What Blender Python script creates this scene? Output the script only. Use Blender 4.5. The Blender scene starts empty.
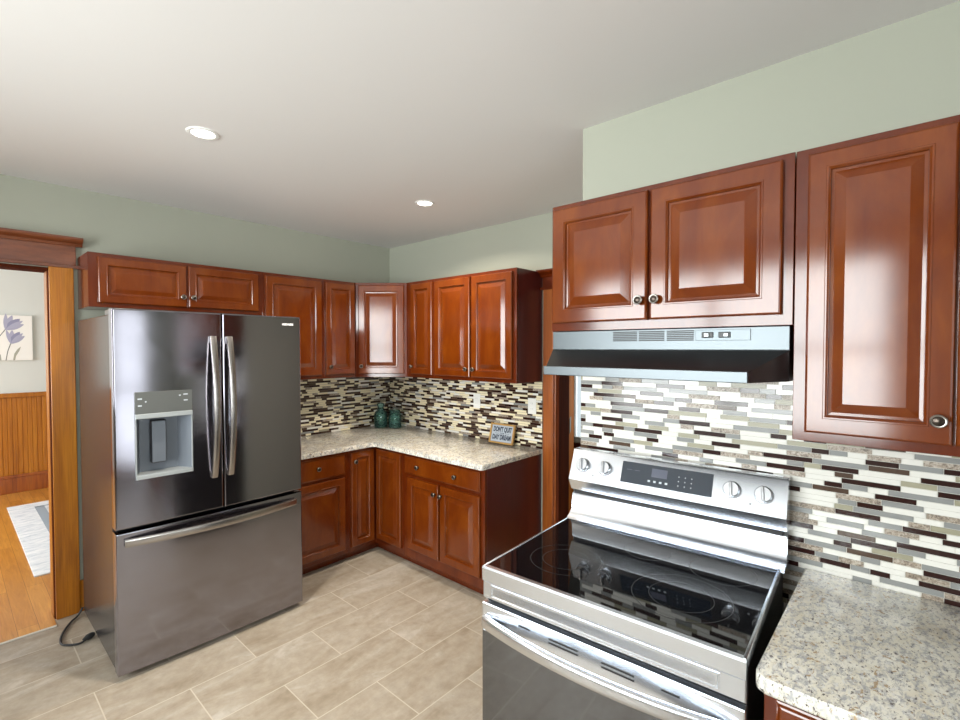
import bpy, bmesh, math, random
from mathutils import Vector, Matrix

S = bpy.context.scene
COL = S.collection
PI = math.pi

# ------------------------------------------------------------------ camera
cam_d = bpy.data.cameras.new('camera')
cam = bpy.data.objects.new('camera', cam_d)
COL.objects.link(cam)
CAM = Vector((-2.857, -3.713, 1.59))
head, pit = math.radians(41.8), math.radians(1.42)
fwd = Vector((math.cos(pit) * math.cos(head), math.cos(pit) * math.sin(head), -math.sin(pit)))
cam.location = CAM
cam.rotation_euler = fwd.to_track_quat('-Z', 'Y').to_euler()
cam_d.sensor_width = 36
cam_d.lens = 18.0
cam_d.clip_start = 0.02
S.camera = cam

# ------------------------------------------------------------------ world, exposure
W = bpy.data.worlds.new('world')
S.world = W
W.use_nodes = True
bg = W.node_tree.nodes['Background']
bg.inputs[0].default_value = (0.85, 0.93, 1.0, 1)
bg.inputs[1].default_value = 1.0
S.view_settings.view_transform = 'Standard'
S.view_settings.look = 'None'
S.view_settings.exposure = 0.0
S.view_settings.gamma = 1.0
S.view_settings.use_curve_mapping = False


def area_light(name, loc, direction, sx, sy, power, col=(1, 1, 1), spread=180):
    d = bpy.data.lights.new(name, 'AREA')
    d.shape = 'RECTANGLE'
    d.size, d.size_y = sx, sy
    d.energy = power
    d.color = col
    d.spread = math.radians(spread)
    o = bpy.data.objects.new(name, d)
    COL.objects.link(o)
    o.location = loc
    o.rotation_euler = Vector(direction).to_track_quat('-Z', 'Y').to_euler()
    return o


XL, YB, ZC = -4.70, -5.40, 2.54      # left wall, rear wall, ceiling height
# daylight outside the kitchen and next-room windows, plus an added wide rear fill
DAY = (0.98, 0.985, 1.0)
area_light('daylight_left_window', (XL - 0.16, -2.27, 1.58), (1, 0, 0), 2.75, 1.6, 245, DAY)
area_light('fill_wide_rear', (-3.45, YB - 0.16, 1.58), (0, 1, 0), 1.7, 1.6, 85, DAY)  # fill for the far corner, through an added opening out of view
area_light('daylight_rear_window', (-1.72, YB - 0.16, 1.08), (0, 1, 0), 0.50, 2.0, 10, DAY)
area_light('daylight_hall_window', (-5.06, 1.9, 1.6), (1, 0, 0), 2.4, 1.4, 115, DAY)
area_light('daylight_porch_window', (1.22, -1.95, 1.3), (-1, 0, 0), 0.9, 1.5, 14, DAY)


# ------------------------------------------------------------------ materials
def nodes_of(name):
    m = bpy.data.materials.new(name)
    m.use_nodes = True
    nt = m.node_tree
    return m, nt, nt.nodes['Principled BSDF']


def setp(b, **k):
    names = dict(col='Base Color', rough='Roughness', metal='Metallic', coat='Coat Weight', coatr='Coat Roughness',
                 spec='Specular IOR Level', trans='Transmission Weight', ior='IOR', emis='Emission Strength',
                 emc='Emission Color', aniso='Anisotropic')
    for a, v in k.items():
        if a in ('col', 'emc'):
            v = (*v, 1) if len(v) == 3 else v
        b.inputs[names[a]].default_value = v


def plain(name, col, rough=0.5, **k):
    m, nt, b = nodes_of(name)
    setp(b, col=col, rough=rough, **k)
    return m


def coords(nt, scale=(1, 1, 1), kind='Object', loc=(0, 0, 0), rot=(0, 0, 0)):
    tc = nt.nodes.new('ShaderNodeTexCoord')
    mp = nt.nodes.new('ShaderNodeMapping')
    mp.inputs['Scale'].default_value = scale
    mp.inputs['Location'].default_value = loc
    mp.inputs['Rotation'].default_value = rot
    nt.links.new(tc.outputs[kind], mp.inputs['Vector'])
    return mp.outputs['Vector']


def noise(nt, vec, scale=5, detail=4, rough=0.55, dist=0.0):
    n = nt.nodes.new('ShaderNodeTexNoise')
    n.inputs['Scale'].default_value = scale
    n.inputs['Detail'].default_value = detail
    n.inputs['Roughness'].default_value = rough
    n.inputs['Distortion'].default_value = dist
    nt.links.new(vec, n.inputs['Vector'])
    return n.outputs['Fac']


def ramp(nt, fac, stops, interp='LINEAR'):
    r = nt.nodes.new('ShaderNodeValToRGB')
    r.color_ramp.interpolation = interp
    el = r.color_ramp.elements
    while len(el) < len(stops):
        el.new(0.5)
    for e, (p, c) in zip(el, stops):
        e.position = p
        e.color = (*c, 1) if len(c) == 3 else c
    nt.links.new(fac, r.inputs['Fac'])
    return r.outputs['Color']


def mixc(nt, fac, a, b, mode='MIX'):
    m = nt.nodes.new('ShaderNodeMix')
    m.data_type = 'RGBA'
    m.blend_type = mode
    for sock, v in ((m.inputs[0], fac), (m.inputs[6], a), (m.inputs[7], b)):
        if isinstance(v, (int, float)):
            sock.default_value = v
        elif isinstance(v, tuple):
            sock.default_value = (*v, 1)
        else:
            nt.links.new(v, sock)
    return m.outputs[2]


def bump(nt, b, h, strength=0.1, dist=0.01):
    n = nt.nodes.new('ShaderNodeBump')
    n.inputs['Strength'].default_value = strength
    n.inputs['Distance'].default_value = dist
    nt.links.new(h, n.inputs['Height'])
    nt.links.new(n.outputs['Normal'], b.inputs['Normal'])


def wood(name, dark, mid, light, scale=(7, 7, 0.9), rough=0.32, coat=0.4, coatr=0.2, grain=0.35, spec=0.5):
    m, nt, b = nodes_of(name)
    v = coords(nt, scale)
    f1 = noise(nt, v, 1.6, 5, 0.6, 0.8)
    c = ramp(nt, f1, [(0.25, dark), (0.52, mid), (0.8, light)])
    v2 = coords(nt, (scale[0] * 12, scale[1] * 12, scale[2] * 4))
    f2 = noise(nt, v2, 1.5, 3, 0.6)
    g = ramp(nt, f2, [(0.35, (0.62, 0.58, 0.55)), (0.6, (1, 1, 1))])
    c = mixc(nt, grain, c, g, 'MULTIPLY')
    nt.links.new(c, b.inputs['Base Color'])
    setp(b, rough=rough, coat=coat, coatr=coatr, spec=spec)
    b.inputs['Coat IOR'].default_value = 1.62
    return m


M = {}
M['cherry'] = wood('cherry_wood', (0.106, 0.0155, 0.001), (0.148, 0.0275, 0.0013), (0.215, 0.050, 0.003), scale=(4, 4, 1.8), rough=0.45, coat=0.9, coatr=0.12, spec=0.05, grain=0.18)
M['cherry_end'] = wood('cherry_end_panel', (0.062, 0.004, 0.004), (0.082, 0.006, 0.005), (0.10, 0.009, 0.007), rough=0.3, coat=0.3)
M['cherry_frame'] = wood('cherry_frame_wood', (0.075, 0.009, 0.001), (0.105, 0.015, 0.0012), (0.145, 0.025, 0.002), scale=(4, 4, 1.8), rough=0.45, coat=0.9, coatr=0.12, spec=0.05, grain=0.18)
M['oak'] = wood('orange_oak', (0.27, 0.078, 0.004), (0.42, 0.143, 0.007), (0.50, 0.195, 0.014), scale=(9, 9, 0.7), rough=0.38, coat=0.2, grain=0.6, spec=0.3)
M['oak_red'] = wood('red_brown_oak', (0.10, 0.024, 0.007), (0.19, 0.048, 0.014), (0.26, 0.075, 0.024), scale=(0.8, 8, 9), rough=0.34, coat=0.4, grain=0.7)
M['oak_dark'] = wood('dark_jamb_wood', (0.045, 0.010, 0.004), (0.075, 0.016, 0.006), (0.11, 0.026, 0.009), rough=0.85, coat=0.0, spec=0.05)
M['oak_matte'] = wood('worn_orange_oak', (0.30, 0.080, 0.006), (0.42, 0.130, 0.010), (0.50, 0.18, 0.018), scale=(9, 9, 0.7), rough=0.9, coat=0.0, grain=0.6, spec=0.05)
M['oak_orange'] = wood('deep_orange_oak', (0.20, 0.042, 0.004), (0.32, 0.078, 0.006), (0.40, 0.115, 0.010), scale=(9, 9, 0.7), rough=0.4, coat=0.25, grain=0.6)
M['wall'] = plain('sage_green_paint', (0.375, 0.385, 0.315), 0.75)
M['hall_wall'] = plain('pale_grey_paint', (0.60, 0.62, 0.58), 0.8)
M['ceil'] = plain('white_ceiling_paint', (0.745, 0.73, 0.715), 0.9)
M['white'] = plain('white_plastic', (0.80, 0.80, 0.78), 0.35)
M['trimwhite'] = plain('white_gloss_trim', (0.8, 0.8, 0.78), 0.4)
M['black'] = plain('black_plastic', (0.012, 0.012, 0.014), 0.4)
M['rubber'] = plain('black_rubber', (0.018, 0.02, 0.022), 0.55)
M['bronze'] = plain('aged_bronze', (0.07, 0.055, 0.045), 0.3, metal=0.9)
M['pewter'] = plain('pewter_rim', (0.30, 0.28, 0.25), 0.32, metal=1.0)
M['brass'] = plain('dull_brass', (0.10, 0.095, 0.05), 0.7, metal=0.3)


def steel(name, col, rough, streak=(1, 1, 60), amt=0.1, coat=0.0, metal=1.0, smudge=0.0):
    m, nt, b = nodes_of(name)
    v = coords(nt, streak)
    f = noise(nt, v, 6, 3, 0.6)
    r = nt.nodes.new('ShaderNodeMapRange')
    r.inputs['To Min'].default_value = rough - amt * 0.5
    r.inputs['To Max'].default_value = rough + amt * 0.5
    nt.links.new(f, r.inputs['Value'])
    out = r.outputs['Result']
    if smudge:
        v2 = coords(nt, (1, 1, 1))
        f2 = noise(nt, v2, 3.5, 6, 0.65, 0.6)
        a = nt.nodes.new('ShaderNodeMath')
        a.operation = 'MULTIPLY_ADD'
        nt.links.new(f2, a.inputs[0])
        a.inputs[1].default_value = smudge
        nt.links.new(out, a.inputs[2])
        out = a.outputs[0]
    nt.links.new(out, b.inputs['Roughness'])
    setp(b, col=col, metal=metal, coat=coat, coatr=0.1)
    return m


M['steel_fridge'] = steel('smudged_dark_steel', (0.305, 0.295, 0.335), 0.05, (60, 60, 1), 0.02, smudge=0.14)
M['steel'] = plain('brushed_steel', (0.70, 0.72, 0.76), 0.24, metal=1.0)
M['steel_bright'] = plain('bright_brushed_steel', (0.80, 0.845, 0.915), 0.27, metal=1.0)
M['steel_handle'] = plain('satin_handle_steel', (0.40, 0.375, 0.36), 0.27, metal=1.0)
M['steel_hood'] = steel('hood_steel', (0.105, 0.118, 0.126), 0.36, (1, 60, 60), 0.03)
M['fridge_side'] = plain('glossy_dark_enamel', (0.035, 0.032, 0.032), 0.22, spec=0.4)
M['hood_black'] = plain('black_hood_enamel', (0.010, 0.010, 0.011), 0.28)
M['blackglass'] = plain('black_ceramic_glass', (0.006, 0.006, 0.007), 0.03, spec=0.6)
M['ovenglass'] = plain('dark_oven_glass', (0.016, 0.017, 0.020), 0.05, ior=2.3)
M['display'] = plain('blue_black_display', (0.02, 0.03, 0.045), 0.12, spec=0.8)
M['lcd'] = plain('grey_lcd', (0.10, 0.11, 0.15), 0.2)
M['mark'] = plain('pale_marks', (0.55, 0.6, 0.65), 0.5)
M['greymark'] = plain('grey_print', (0.35, 0.35, 0.36), 0.5)
M['ring'] = plain('burner_print', (0.055, 0.055, 0.058), 0.25)
M['darkgap'] = plain('dark_gap', (0.008, 0.008, 0.009), 0.5)
M['disp_panel'] = plain('grey_dispenser_panel', (0.125, 0.13, 0.125), 0.3, metal=0.3)
M['disp_recess'] = plain('blue_grey_recess', (0.16, 0.18, 0.21), 0.3, metal=0.3)
M['silver'] = plain('silver_plastic', (0.42, 0.45, 0.46), 0.3, metal=0.4)


def glass_thin(name, tint=(1, 1, 1)):
    m, nt, b = nodes_of(name)
    nt.nodes.remove(b)
    tr = nt.nodes.new('ShaderNodeBsdfTransparent')
    tr.inputs['Color'].default_value = (*tint, 1)
    gl = nt.nodes.new('ShaderNodeBsdfGlossy')
    gl.inputs['Roughness'].default_value = 0.02
    fr = nt.nodes.new('ShaderNodeFresnel')
    fr.inputs['IOR'].default_value = 1.45
    mx = nt.nodes.new('ShaderNodeMixShader')
    nt.links.new(fr.outputs[0], mx.inputs[0])
    nt.links.new(tr.outputs[0], mx.inputs[1])
    nt.links.new(gl.outputs[0], mx.inputs[2])
    nt.links.new(mx.outputs[0], nt.nodes['Material Output'].inputs['Surface'])
    return m


M['pane'] = glass_thin('window_glass', (0.95, 0.97, 0.96))
M['jar_glass'] = glass_thin('teal_jar_glass', (0.72, 0.90, 0.87))
_nt = M['jar_glass'].node_tree
_df = _nt.nodes.new('ShaderNodeBsdfDiffuse'); _df.inputs['Color'].default_value = (0.16, 0.36, 0.34, 1)
_mx = _nt.nodes.new('ShaderNodeMixShader'); _mx.inputs[0].default_value = 0.13
_out = _nt.nodes['Material Output']
_src = _out.inputs['Surface'].links[0].from_socket
_nt.links.new(_src, _mx.inputs[1]); _nt.links.new(_df.outputs[0], _mx.inputs[2]); _nt.links.new(_mx.outputs[0], _out.inputs['Surface'])


def floor_tile_mat():
    m, nt, b = nodes_of('beige_stone_floor_tile')
    v = coords(nt, (1, 1, 1), 'Object', loc=(0.0, 0.0, 0))
    br = nt.nodes.new('ShaderNodeTexBrick')
    br.offset = 0.5
    br.offset_frequency = 2
    br.squash = 1.0
    for k, val in (('Scale', 1.0), ('Mortar Size', 0.0028), ('Mortar Smooth', 0.2), ('Bias', 0.0), ('Brick Width', 0.6097), ('Row Height', 0.3048)):
        br.inputs[k].default_value = val
    br.inputs['Color1'].default_value = (0, 0, 0, 1)
    br.inputs['Color2'].default_value = (1, 1, 1, 1)
    br.inputs['Mortar'].default_value = (0.5, 0.5, 0.5, 1)
    nt.links.new(v, br.inputs['Vector'])
    # every tile shifts the veining so that it breaks at the joints
    sh = nt.nodes.new('ShaderNodeVectorMath')
    sh.operation = 'MULTIPLY_ADD'
    nt.links.new(br.outputs['Color'], sh.inputs[0])
    sh.inputs[1].default_value = (7.3, 5.1, 3.7)
    nt.links.new(v, sh.inputs[2])
    mp = nt.nodes.new('ShaderNodeMapping')
    mp.inputs['Scale'].default_value = (1.0, 2.4, 1)
    mp.inputs['Rotation'].default_value = (0, 0, 0.5)
    nt.links.new(sh.outputs[0], mp.inputs['Vector'])
    f1 = noise(nt, mp.outputs[0], 2.6, 8, 0.62, 0.9)
    c1 = ramp(nt, f1, [(0.28, (0.30, 0.245, 0.18)), (0.45, (0.385, 0.33, 0.26)), (0.58, (0.43, 0.38, 0.315)), (0.74, (0.55, 0.515, 0.46))])
    f2 = noise(nt, sh.outputs[0], 26, 7, 0.68)
    c2 = ramp(nt, f2, [(0.3, (0.78, 0.76, 0.73)), (0.68, (1.04, 1.03, 1.02))])
    c = mixc(nt, 0.85, c1, c2, 'MULTIPLY')
    c = mixc(nt, br.outputs['Fac'], c, (0.53, 0.475, 0.385))
    nt.links.new(c, b.inputs['Base Color'])
    setp(b, rough=0.38, spec=0.4)
    inv = nt.nodes.new('ShaderNodeMath')
    inv.operation = 'SUBTRACT'
    inv.inputs[0].default_value = 1
    nt.links.new(br.outputs['Fac'], inv.inputs[1])
    bump(nt, b, inv.outputs[0], 0.25, 0.002)
    return m


def granite_mat():
    m, nt, b = nodes_of('speckled_granite')
    v = coords(nt, (1, 1.6, 1), 'Object', rot=(0, 0, 0.35))
    f0 = noise(nt, v, 9, 4, 0.6, 0.5)
    base = ramp(nt, f0, [(0.3, (0.66, 0.60, 0.47)), (0.5, (0.80, 0.765, 0.66)), (0.7, (0.89, 0.875, 0.81))])
    f1 = noise(nt, v, 42, 6, 0.7, 0.4)
    k1 = ramp(nt, f1, [(0.47, (0, 0, 0)), (0.60, (1, 1, 1))])
    c = mixc(nt, k1, base, (0.42, 0.42, 0.425))
    f2 = noise(nt, v, 80, 6, 0.72, 0.3)
    k2 = ramp(nt, f2, [(0.555, (0, 0, 0)), (0.635, (1, 1, 1))])
    c = mixc(nt, k2, c, (0.075, 0.062, 0.065))
    v3 = coords(nt, (1, 1.3, 1), 'Object', loc=(5, 2, 1))
    f3 = noise(nt, v3, 42, 5, 0.65, 0.3)
    k3 = ramp(nt, f3, [(0.60, (0, 0, 0)), (0.64, (1, 1, 1))])
    c = mixc(nt, k3, c, (0.42, 0.31, 0.19))
    v4 = coords(nt, (1, 1.3, 1), 'Object', loc=(1, 7, 3))
    f4 = noise(nt, v4, 70, 4, 0.65)
    k4 = ramp(nt, f4, [(0.57, (0, 0, 0)), (0.63, (1, 1, 1))])
    c = mixc(nt, k4, c, (0.74, 0.73, 0.70))
    nt.links.new(c, b.inputs['Base Color'])
    setp(b, rough=0.16, spec=0.5)
    return m


def stone_tile_mat():
    m, nt, b = nodes_of('veined_stone_strip')
    v = coords(nt, (1, 1, 1))
    f = noise(nt, v, 90, 5, 0.7, 1.5)
    c = ramp(nt, f, [(0.35, (0.10, 0.075, 0.06)), (0.5, (0.33, 0.27, 0.21)), (0.65, (0.55, 0.49, 0.42))])
    nt.links.new(c, b.inputs['Base Color'])
    setp(b, rough=0.3)
    return m


def plank_floor_mat():
    m, nt, b = nodes_of('orange_plank_floor')
    v = coords(nt, (1, 1, 1), rot=(0, 0, PI / 2))
    br = nt.nodes.new('ShaderNodeTexBrick')
    br.offset = 0.4
    for k, val in (('Scale', 1.0), ('Mortar Size', 0.0012), ('Brick Width', 1.6), ('Row Height', 0.09)):
        br.inputs[k].default_value = val
    br.inputs['Color1'].default_value = (0.52, 0.215, 0.028, 1)
    br.inputs['Color2'].default_value = (0.66, 0.31, 0.055, 1)
    br.inputs['Mortar'].default_value = (0.26, 0.09, 0.012, 1)
    nt.links.new(v, br.inputs['Vector'])
    v2 = coords(nt, (14, 1.2, 1))
    f = noise(nt, v2, 2.2, 6, 0.65, 1.6)
    g = ramp(nt, f, [(0.3, (0.62, 0.5, 0.38)), (0.62, (1, 1, 1))])
    c = mixc(nt, 0.75, br.outputs['Color'], g, 'MULTIPLY')
    nt.links.new(c, b.inputs['Base Color'])
    setp(b, rough=0.3, coat=0.3, coatr=0.2)
    return m


def rug_mat():
    m, nt, b = nodes_of('pale_blue_grey_weave')
    v = coords(nt, (1, 3, 1))
    f = noise(nt, v, 8, 6, 0.7, 0.8)
    c = ramp(nt, f, [(0.35, (0.50, 0.55, 0.60)), (0.5, (0.70, 0.73, 0.76)), (0.65, (0.82, 0.83, 0.84))])
    nt.links.new(c, b.inputs['Base Color'])
    setp(b, rough=0.95)
    return m


M['floor'] = floor_tile_mat()
M['granite'] = granite_mat()
M['stone'] = stone_tile_mat()
M['plank'] = plank_floor_mat()
M['rug'] = rug_mat()
M['rugband'] = plain('blue_grey_band', (0.30, 0.35, 0.40), 0.95)
M['t_white'] = plain('white_glass_strip', (0.78, 0.765, 0.715), 0.14, spec=0.6)
M['t_cream'] = plain('cream_glass_strip', (0.82, 0.74, 0.53), 0.16, spec=0.6)
M['t_grey'] = plain('grey_glass_strip', (0.27, 0.275, 0.27), 0.16, spec=0.5)
M['t_dark'] = plain('burgundy_glass_strip', (0.028, 0.010, 0.009), 0.12, spec=0.5)
M['t_brown'] = plain('brown_glass_strip', (0.075, 0.045, 0.03), 0.16, spec=0.5)
M['t_olive'] = plain('greige_strip', (0.33, 0.31, 0.22), 0.25)
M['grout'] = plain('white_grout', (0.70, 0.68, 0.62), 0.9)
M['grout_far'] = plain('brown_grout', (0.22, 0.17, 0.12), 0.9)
M['canvas'] = plain('white_canvas', (0.80, 0.79, 0.74), 0.8)
M['petal'] = plain('lavender_petals', (0.37, 0.37, 0.48), 0.8)
M['petal2'] = plain('dark_lavender_petals', (0.25, 0.25, 0.36), 0.8)
M['stem'] = plain('grey_stems', (0.16, 0.17, 0.16), 0.8)
M['leaf'] = plain('olive_grey_leaf', (0.36, 0.36, 0.29), 0.8)
M['signframe'] = plain('tan_frame_wood', (0.42, 0.24, 0.07), 0.5)
M['signboard'] = plain('pale_blue_board', (0.40, 0.45, 0.51), 0.7)
M['signtext'] = plain('navy_lettering', (0.025, 0.035, 0.06), 0.7)
M['lampglow'] = plain('lamp_diffuser', (1, 1, 1), 0.5, emis=9.0, emc=(1.0, 0.93, 0.82))


# ------------------------------------------------------------------ mesh helpers
def obj(name, bm, mats, parent=None, smooth=False, loc=None):
    if not isinstance(mats, (list, tuple)):
        mats = [mats]
    bmesh.ops.recalc_face_normals(bm, faces=bm.faces[:])
    me = bpy.data.meshes.new(name)
    bm.to_mesh(me)
    bm.free()
    for m in mats:
        me.materials.append(m)
    if smooth:
        for p in me.polygons:
            p.use_smooth = True
        if smooth != 'all':
            me.set_sharp_from_angle(angle=math.radians(35))
    o = bpy.data.objects.new(name, me)
    COL.objects.link(o)
    if parent:
        o.parent = parent
    if loc:
        o.location = loc
    return o


def empty(name, loc, rz=0):
    o = bpy.data.objects.new(name, None)
    o.empty_display_size = 0.05
    COL.objects.link(o)
    o.location = loc
    o.rotation_euler = (0, 0, rz)
    return o


def tag(o, label=None, cat=None, group=None, kind=None):
    if label:
        o['label'] = label
    if cat:
        o['category'] = cat
    if group:
        o['group'] = group
    if kind:
        o['kind'] = kind
    return o


def box(bm, x0, x1, y0, y1, z0, z1, mi=0, bev=0.0, seg=2):
    if x0 > x1: x0, x1 = x1, x0
    if y0 > y1: y0, y1 = y1, y0
    if z0 > z1: z0, z1 = z1, z0
    t = bmesh.new()
    vs = [t.verts.new((x, y, z)) for x in (x0, x1) for y in (y0, y1) for z in (z0, z1)]
    for f in ((0, 1, 3, 2), (4, 6, 7, 5), (0, 4, 5, 1), (2, 3, 7, 6), (0, 2, 6, 4), (1, 5, 7, 3)):
        t.faces.new([vs[i] for i in f])
    if bev:
        bmesh.ops.recalc_face_normals(t, faces=t.faces[:])
        bmesh.ops.bevel(t, geom=t.edges[:], offset=bev, segments=seg, profile=0.5, affect='EDGES')
    merge(bm, t, mi)


def merge(bm, t, mi=0, mat=None):
    mp = {}
    for v in t.verts:
        mp[v] = bm.verts.new(mat @ v.co if mat else v.co)
    for f in t.faces:
        try:
            nf = bm.faces.new([mp[v] for v in f.verts])
            nf.material_index = mi if mi is not None else f.material_index
            nf.smooth = f.smooth
        except ValueError:
            pass
    t.free()


def prism(bm, prof, a0, a1, axis='x', mi=0, bev=0.0):
    """prof: list of 2D points in the plane across the axis: x->(y,z), y->(x,z), z->(x,y)"""
    def P(p, a):
        if axis == 'x': return (a, p[0], p[1])
        if axis == 'y': return (p[0], a, p[1])
        return (p[0], p[1], a)
    t = bmesh.new()
    A = [t.verts.new(P(p, a0)) for p in prof]
    B = [t.verts.new(P(p, a1)) for p in prof]
    n = len(prof)
    t.faces.new(A)
    t.faces.new(B[::-1])
    for i in range(n):
        t.faces.new((A[i], B[i], B[(i + 1) % n], A[(i + 1) % n]))
    bmesh.ops.recalc_face_normals(t, faces=t.faces[:])
    if bev:
        bmesh.ops.bevel(t, geom=t.edges[:], offset=bev, segments=2, profile=0.5, affect='EDGES')
    merge(bm, t, mi)


def lathe(bm, prof, n=24, mat=None, mi=0):
    """prof: (r, h) pairs around local z"""
    t = bmesh.new()
    rings = []
    for r, h in prof:
        if r < 1e-6:
            rings.append([t.verts.new((0, 0, h))])
        else:
            rings.append([t.verts.new((r * math.cos(2 * PI * i / n), r * math.sin(2 * PI * i / n), h)) for i in range(n)])
    for a, b in zip(rings, rings[1:]):
        for i in range(n):
            j = (i + 1) % n
            if len(a) == 1 and len(b) == 1: continue
            if len(a) == 1: t.faces.new((a[0], b[i], b[j]))
            elif len(b) == 1: t.faces.new((a[i], b[0], a[j]))
            else: t.faces.new((a[i], b[i], b[j], a[j]))
    for f in t.faces: f.smooth = True
    merge(bm, t, mi, mat)


def tube(bm, pts, rw, rh=None, n=10, up=Vector((0, 0, 1)), mi=0, square=0.0):
    """sweep an ellipse (half-width rw across, rh along `up`) along pts, capped"""
    rh = rh or rw
    pts = [Vector(p) for p in pts]
    rings = []
    for i, p in enumerate(pts):
        d = (pts[min(i + 1, len(pts) - 1)] - pts[max(i - 1, 0)]).normalized()
        s = d.cross(up)
        if s.length < 1e-4: s = d.cross(Vector((1, 0, 0)))
        s.normalize()
        u = s.cross(d).normalized()
        ring = []
        for k in range(n):
            a = 2 * PI * (k + 0.5) / n
            ca, sa = math.cos(a), math.sin(a)
            if square:
                e = 1 - square
                ca = math.copysign(abs(ca) ** e, ca); sa = math.copysign(abs(sa) ** e, sa)
            ring.append(bm.verts.new(p + s * rw * ca + u * rh * sa))
        rings.append(ring)
    for a, b in zip(rings, rings[1:]):
        for k in range(n):
            f = bm.faces.new((a[k], a[(k + 1) % n], b[(k + 1) % n], b[k]))
            f.smooth = True; f.material_index = mi
    for r in (rings[0], rings[-1]):
        f = bm.faces.new(r); f.material_index = mi


def panel_loops(bm, x0, x1, z0, z1, yb, loops, mi=0):
    """concentric rectangles: loops = [(inset, height in front of yb)], front faces -y"""
    prev = None
    first = None
    for ins, h in loops:
        r = [bm.verts.new(c) for c in ((x0 + ins, yb - h, z0 + ins), (x1 - ins, yb - h, z0 + ins), (x1 - ins, yb - h, z1 - ins), (x0 + ins, yb - h, z1 - ins))]
        if prev:
            for i in range(4):
                f = bm.faces.new((prev[i], prev[(i + 1) % 4], r[(i + 1) % 4], r[i]))
                f.material_index = mi
        else:
            first = r
        prev = r
    f = bm.faces.new(prev); f.material_index = mi
    f = bm.faces.new(first[::-1]); f.material_index = mi


def raised_panel(bm, x0, x1, z0, z1, yb, t=0.020, fr=0.056, slope=0.030):
    w = min(x1 - x0, z1 - z0)
    if w < 0.30:
        fr, slope = 0.050, 0.024
    panel_loops(bm, x0, x1, z0, z1, yb, [
        (0, 0), (0, t - 0.006), (0.0022, t - 0.0025), (0.006, t), (fr - 0.010, t), (fr - 0.0085, t + 0.0014), (fr - 0.005, t + 0.0014), (fr - 0.001, t - 0.003), (fr, t - 0.0035),
        (fr + 0.001, t - 0.011), (fr + 0.008, t - 0.0115), (fr + 0.008 + slope, t - 0.002), (fr + 0.010 + slope, t - 0.002)])


def slab_front(bm, x0, x1, z0, z1, yb, t=0.020):
    panel_loops(bm, x0, x1, z0, z1, yb, [(0, 0), (0, t - 0.008), (0.004, t - 0.006), (0.008, t - 0.0015), (0.012, t), (0.02, t)])


def knob_obj(parent, x, y, z, r=0.0155):
    bm = bmesh.new()
    mt = Matrix.Translation((x, y, z)) @ Matrix.Rotation(PI / 2, 4, 'X')   # local +z -> -y
    k = r / 0.0155
    lathe(bm, [(0, 0), (0.0085 * k, 0), (0.008 * k, 0.003), (0.0055 * k, 0.007), (0.0055 * k, 0.013), (0.012 * k, 0.017), (0.0155 * k, 0.019)], 20, mt, 0)
    lathe(bm, [(0.0155 * k, 0.019), (0.0157 * k, 0.0215), (0.0135 * k, 0.0235), (0.0115 * k, 0.0232)], 20, mt, 1)
    lathe(bm, [(0.0115 * k, 0.0232), (0.010 * k, 0.0255), (0.005 * k, 0.0275), (0, 0.028)], 20, mt, 0)
    return obj('knob', bm, [M['bronze'], M['pewter']], parent, True)


def struct(name, bm, mats, parent=None):
    o = obj(name, bm, mats, parent)
    if not parent:
        o['kind'] = 'structure'
    return o


# ------------------------------------------------------------------ room shell
T = 0.14
XC = -0.985                       # face of the jutting wall behind the range
YJ = -2.640                       # its left end
bm = bmesh.new(); box(bm, XL - T, 0.0, YB - T, 0.0, -0.10, 0.0)
fl = struct('floor', bm, M['floor'])
# the tile grid is locked to the measured joints through the mesh origin
OX, OY = -0.5927, -0.932
for v in fl.data.vertices:
    v.co.x -= OX; v.co.y -= OY
fl.location = (OX, OY, 0)
bm = bmesh.new(); box(bm, XL - T, 0.12, YB - T, 0.12, ZC, ZC + 0.1)
struct('ceiling', bm, M['ceil'])

DL, DR, DH = -3.26, -2.440, 2.055      # doorway to the hall
bm = bmesh.new()
box(bm, DR, 0.12, 0, 0.12, 0, ZC)
box(bm, XL - T, DL, 0, 0.12, 0, ZC)
box(bm, DL, DR, 0, 0.12, DH, ZC)
struct('wall_back', bm, M['wall'])

BL, BR, BH = -1.902, -2.49, 2.0        # doorway beside the jutting wall
bm = bmesh.new()
box(bm, 0, 0.12, 0.0, BL, 0, ZC)
box(bm, 0, 0.12, BR, YJ, 0, ZC)
box(bm, 0, 0.12, BL, BR, BH, ZC)
box(bm, XC, 0.12, YJ, YB, 0, ZC)
struct('wall_right', bm, M['wall'])

# left wall with two windows
bm = bmesh.new()
WZ0, WZ1 = 0.80, 2.36
w1a, w1b = -0.92, -3.62
box(bm, XL - T, XL, 0.12, w1a, 0, ZC)
box(bm, XL - T, XL, w1b, YB - T, 0, ZC)
for a, b2 in ((w1a, w1b),):
    box(bm, XL - T, XL, a, b2, 0, WZ0)
    box(bm, XL - T, XL, a, b2, WZ1, ZC)
struct('wall_left', bm, M['wall'])
bm = bmesh.new()
rwa, rwb, rz0, rz1 = -1.99, -1.46, 0.06, 2.10
box(bm, XL - T, -4.27, YB - T, YB, 0, ZC)
box(bm, -2.63, rwa, YB - T, YB, 0, ZC)
box(bm, -4.27, -2.63, YB - T, YB, 0, WZ0)
box(bm, -4.27, -2.63, YB - T, YB, WZ1, ZC)
box(bm, rwb, XC, YB - T, YB, 0, ZC)
box(bm, rwa, rwb, YB - T, YB, 0, rz0)
box(bm, rwa, rwb, YB - T, YB, rz1, ZC)
struct('wall_front', bm, M['wall'])


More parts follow.
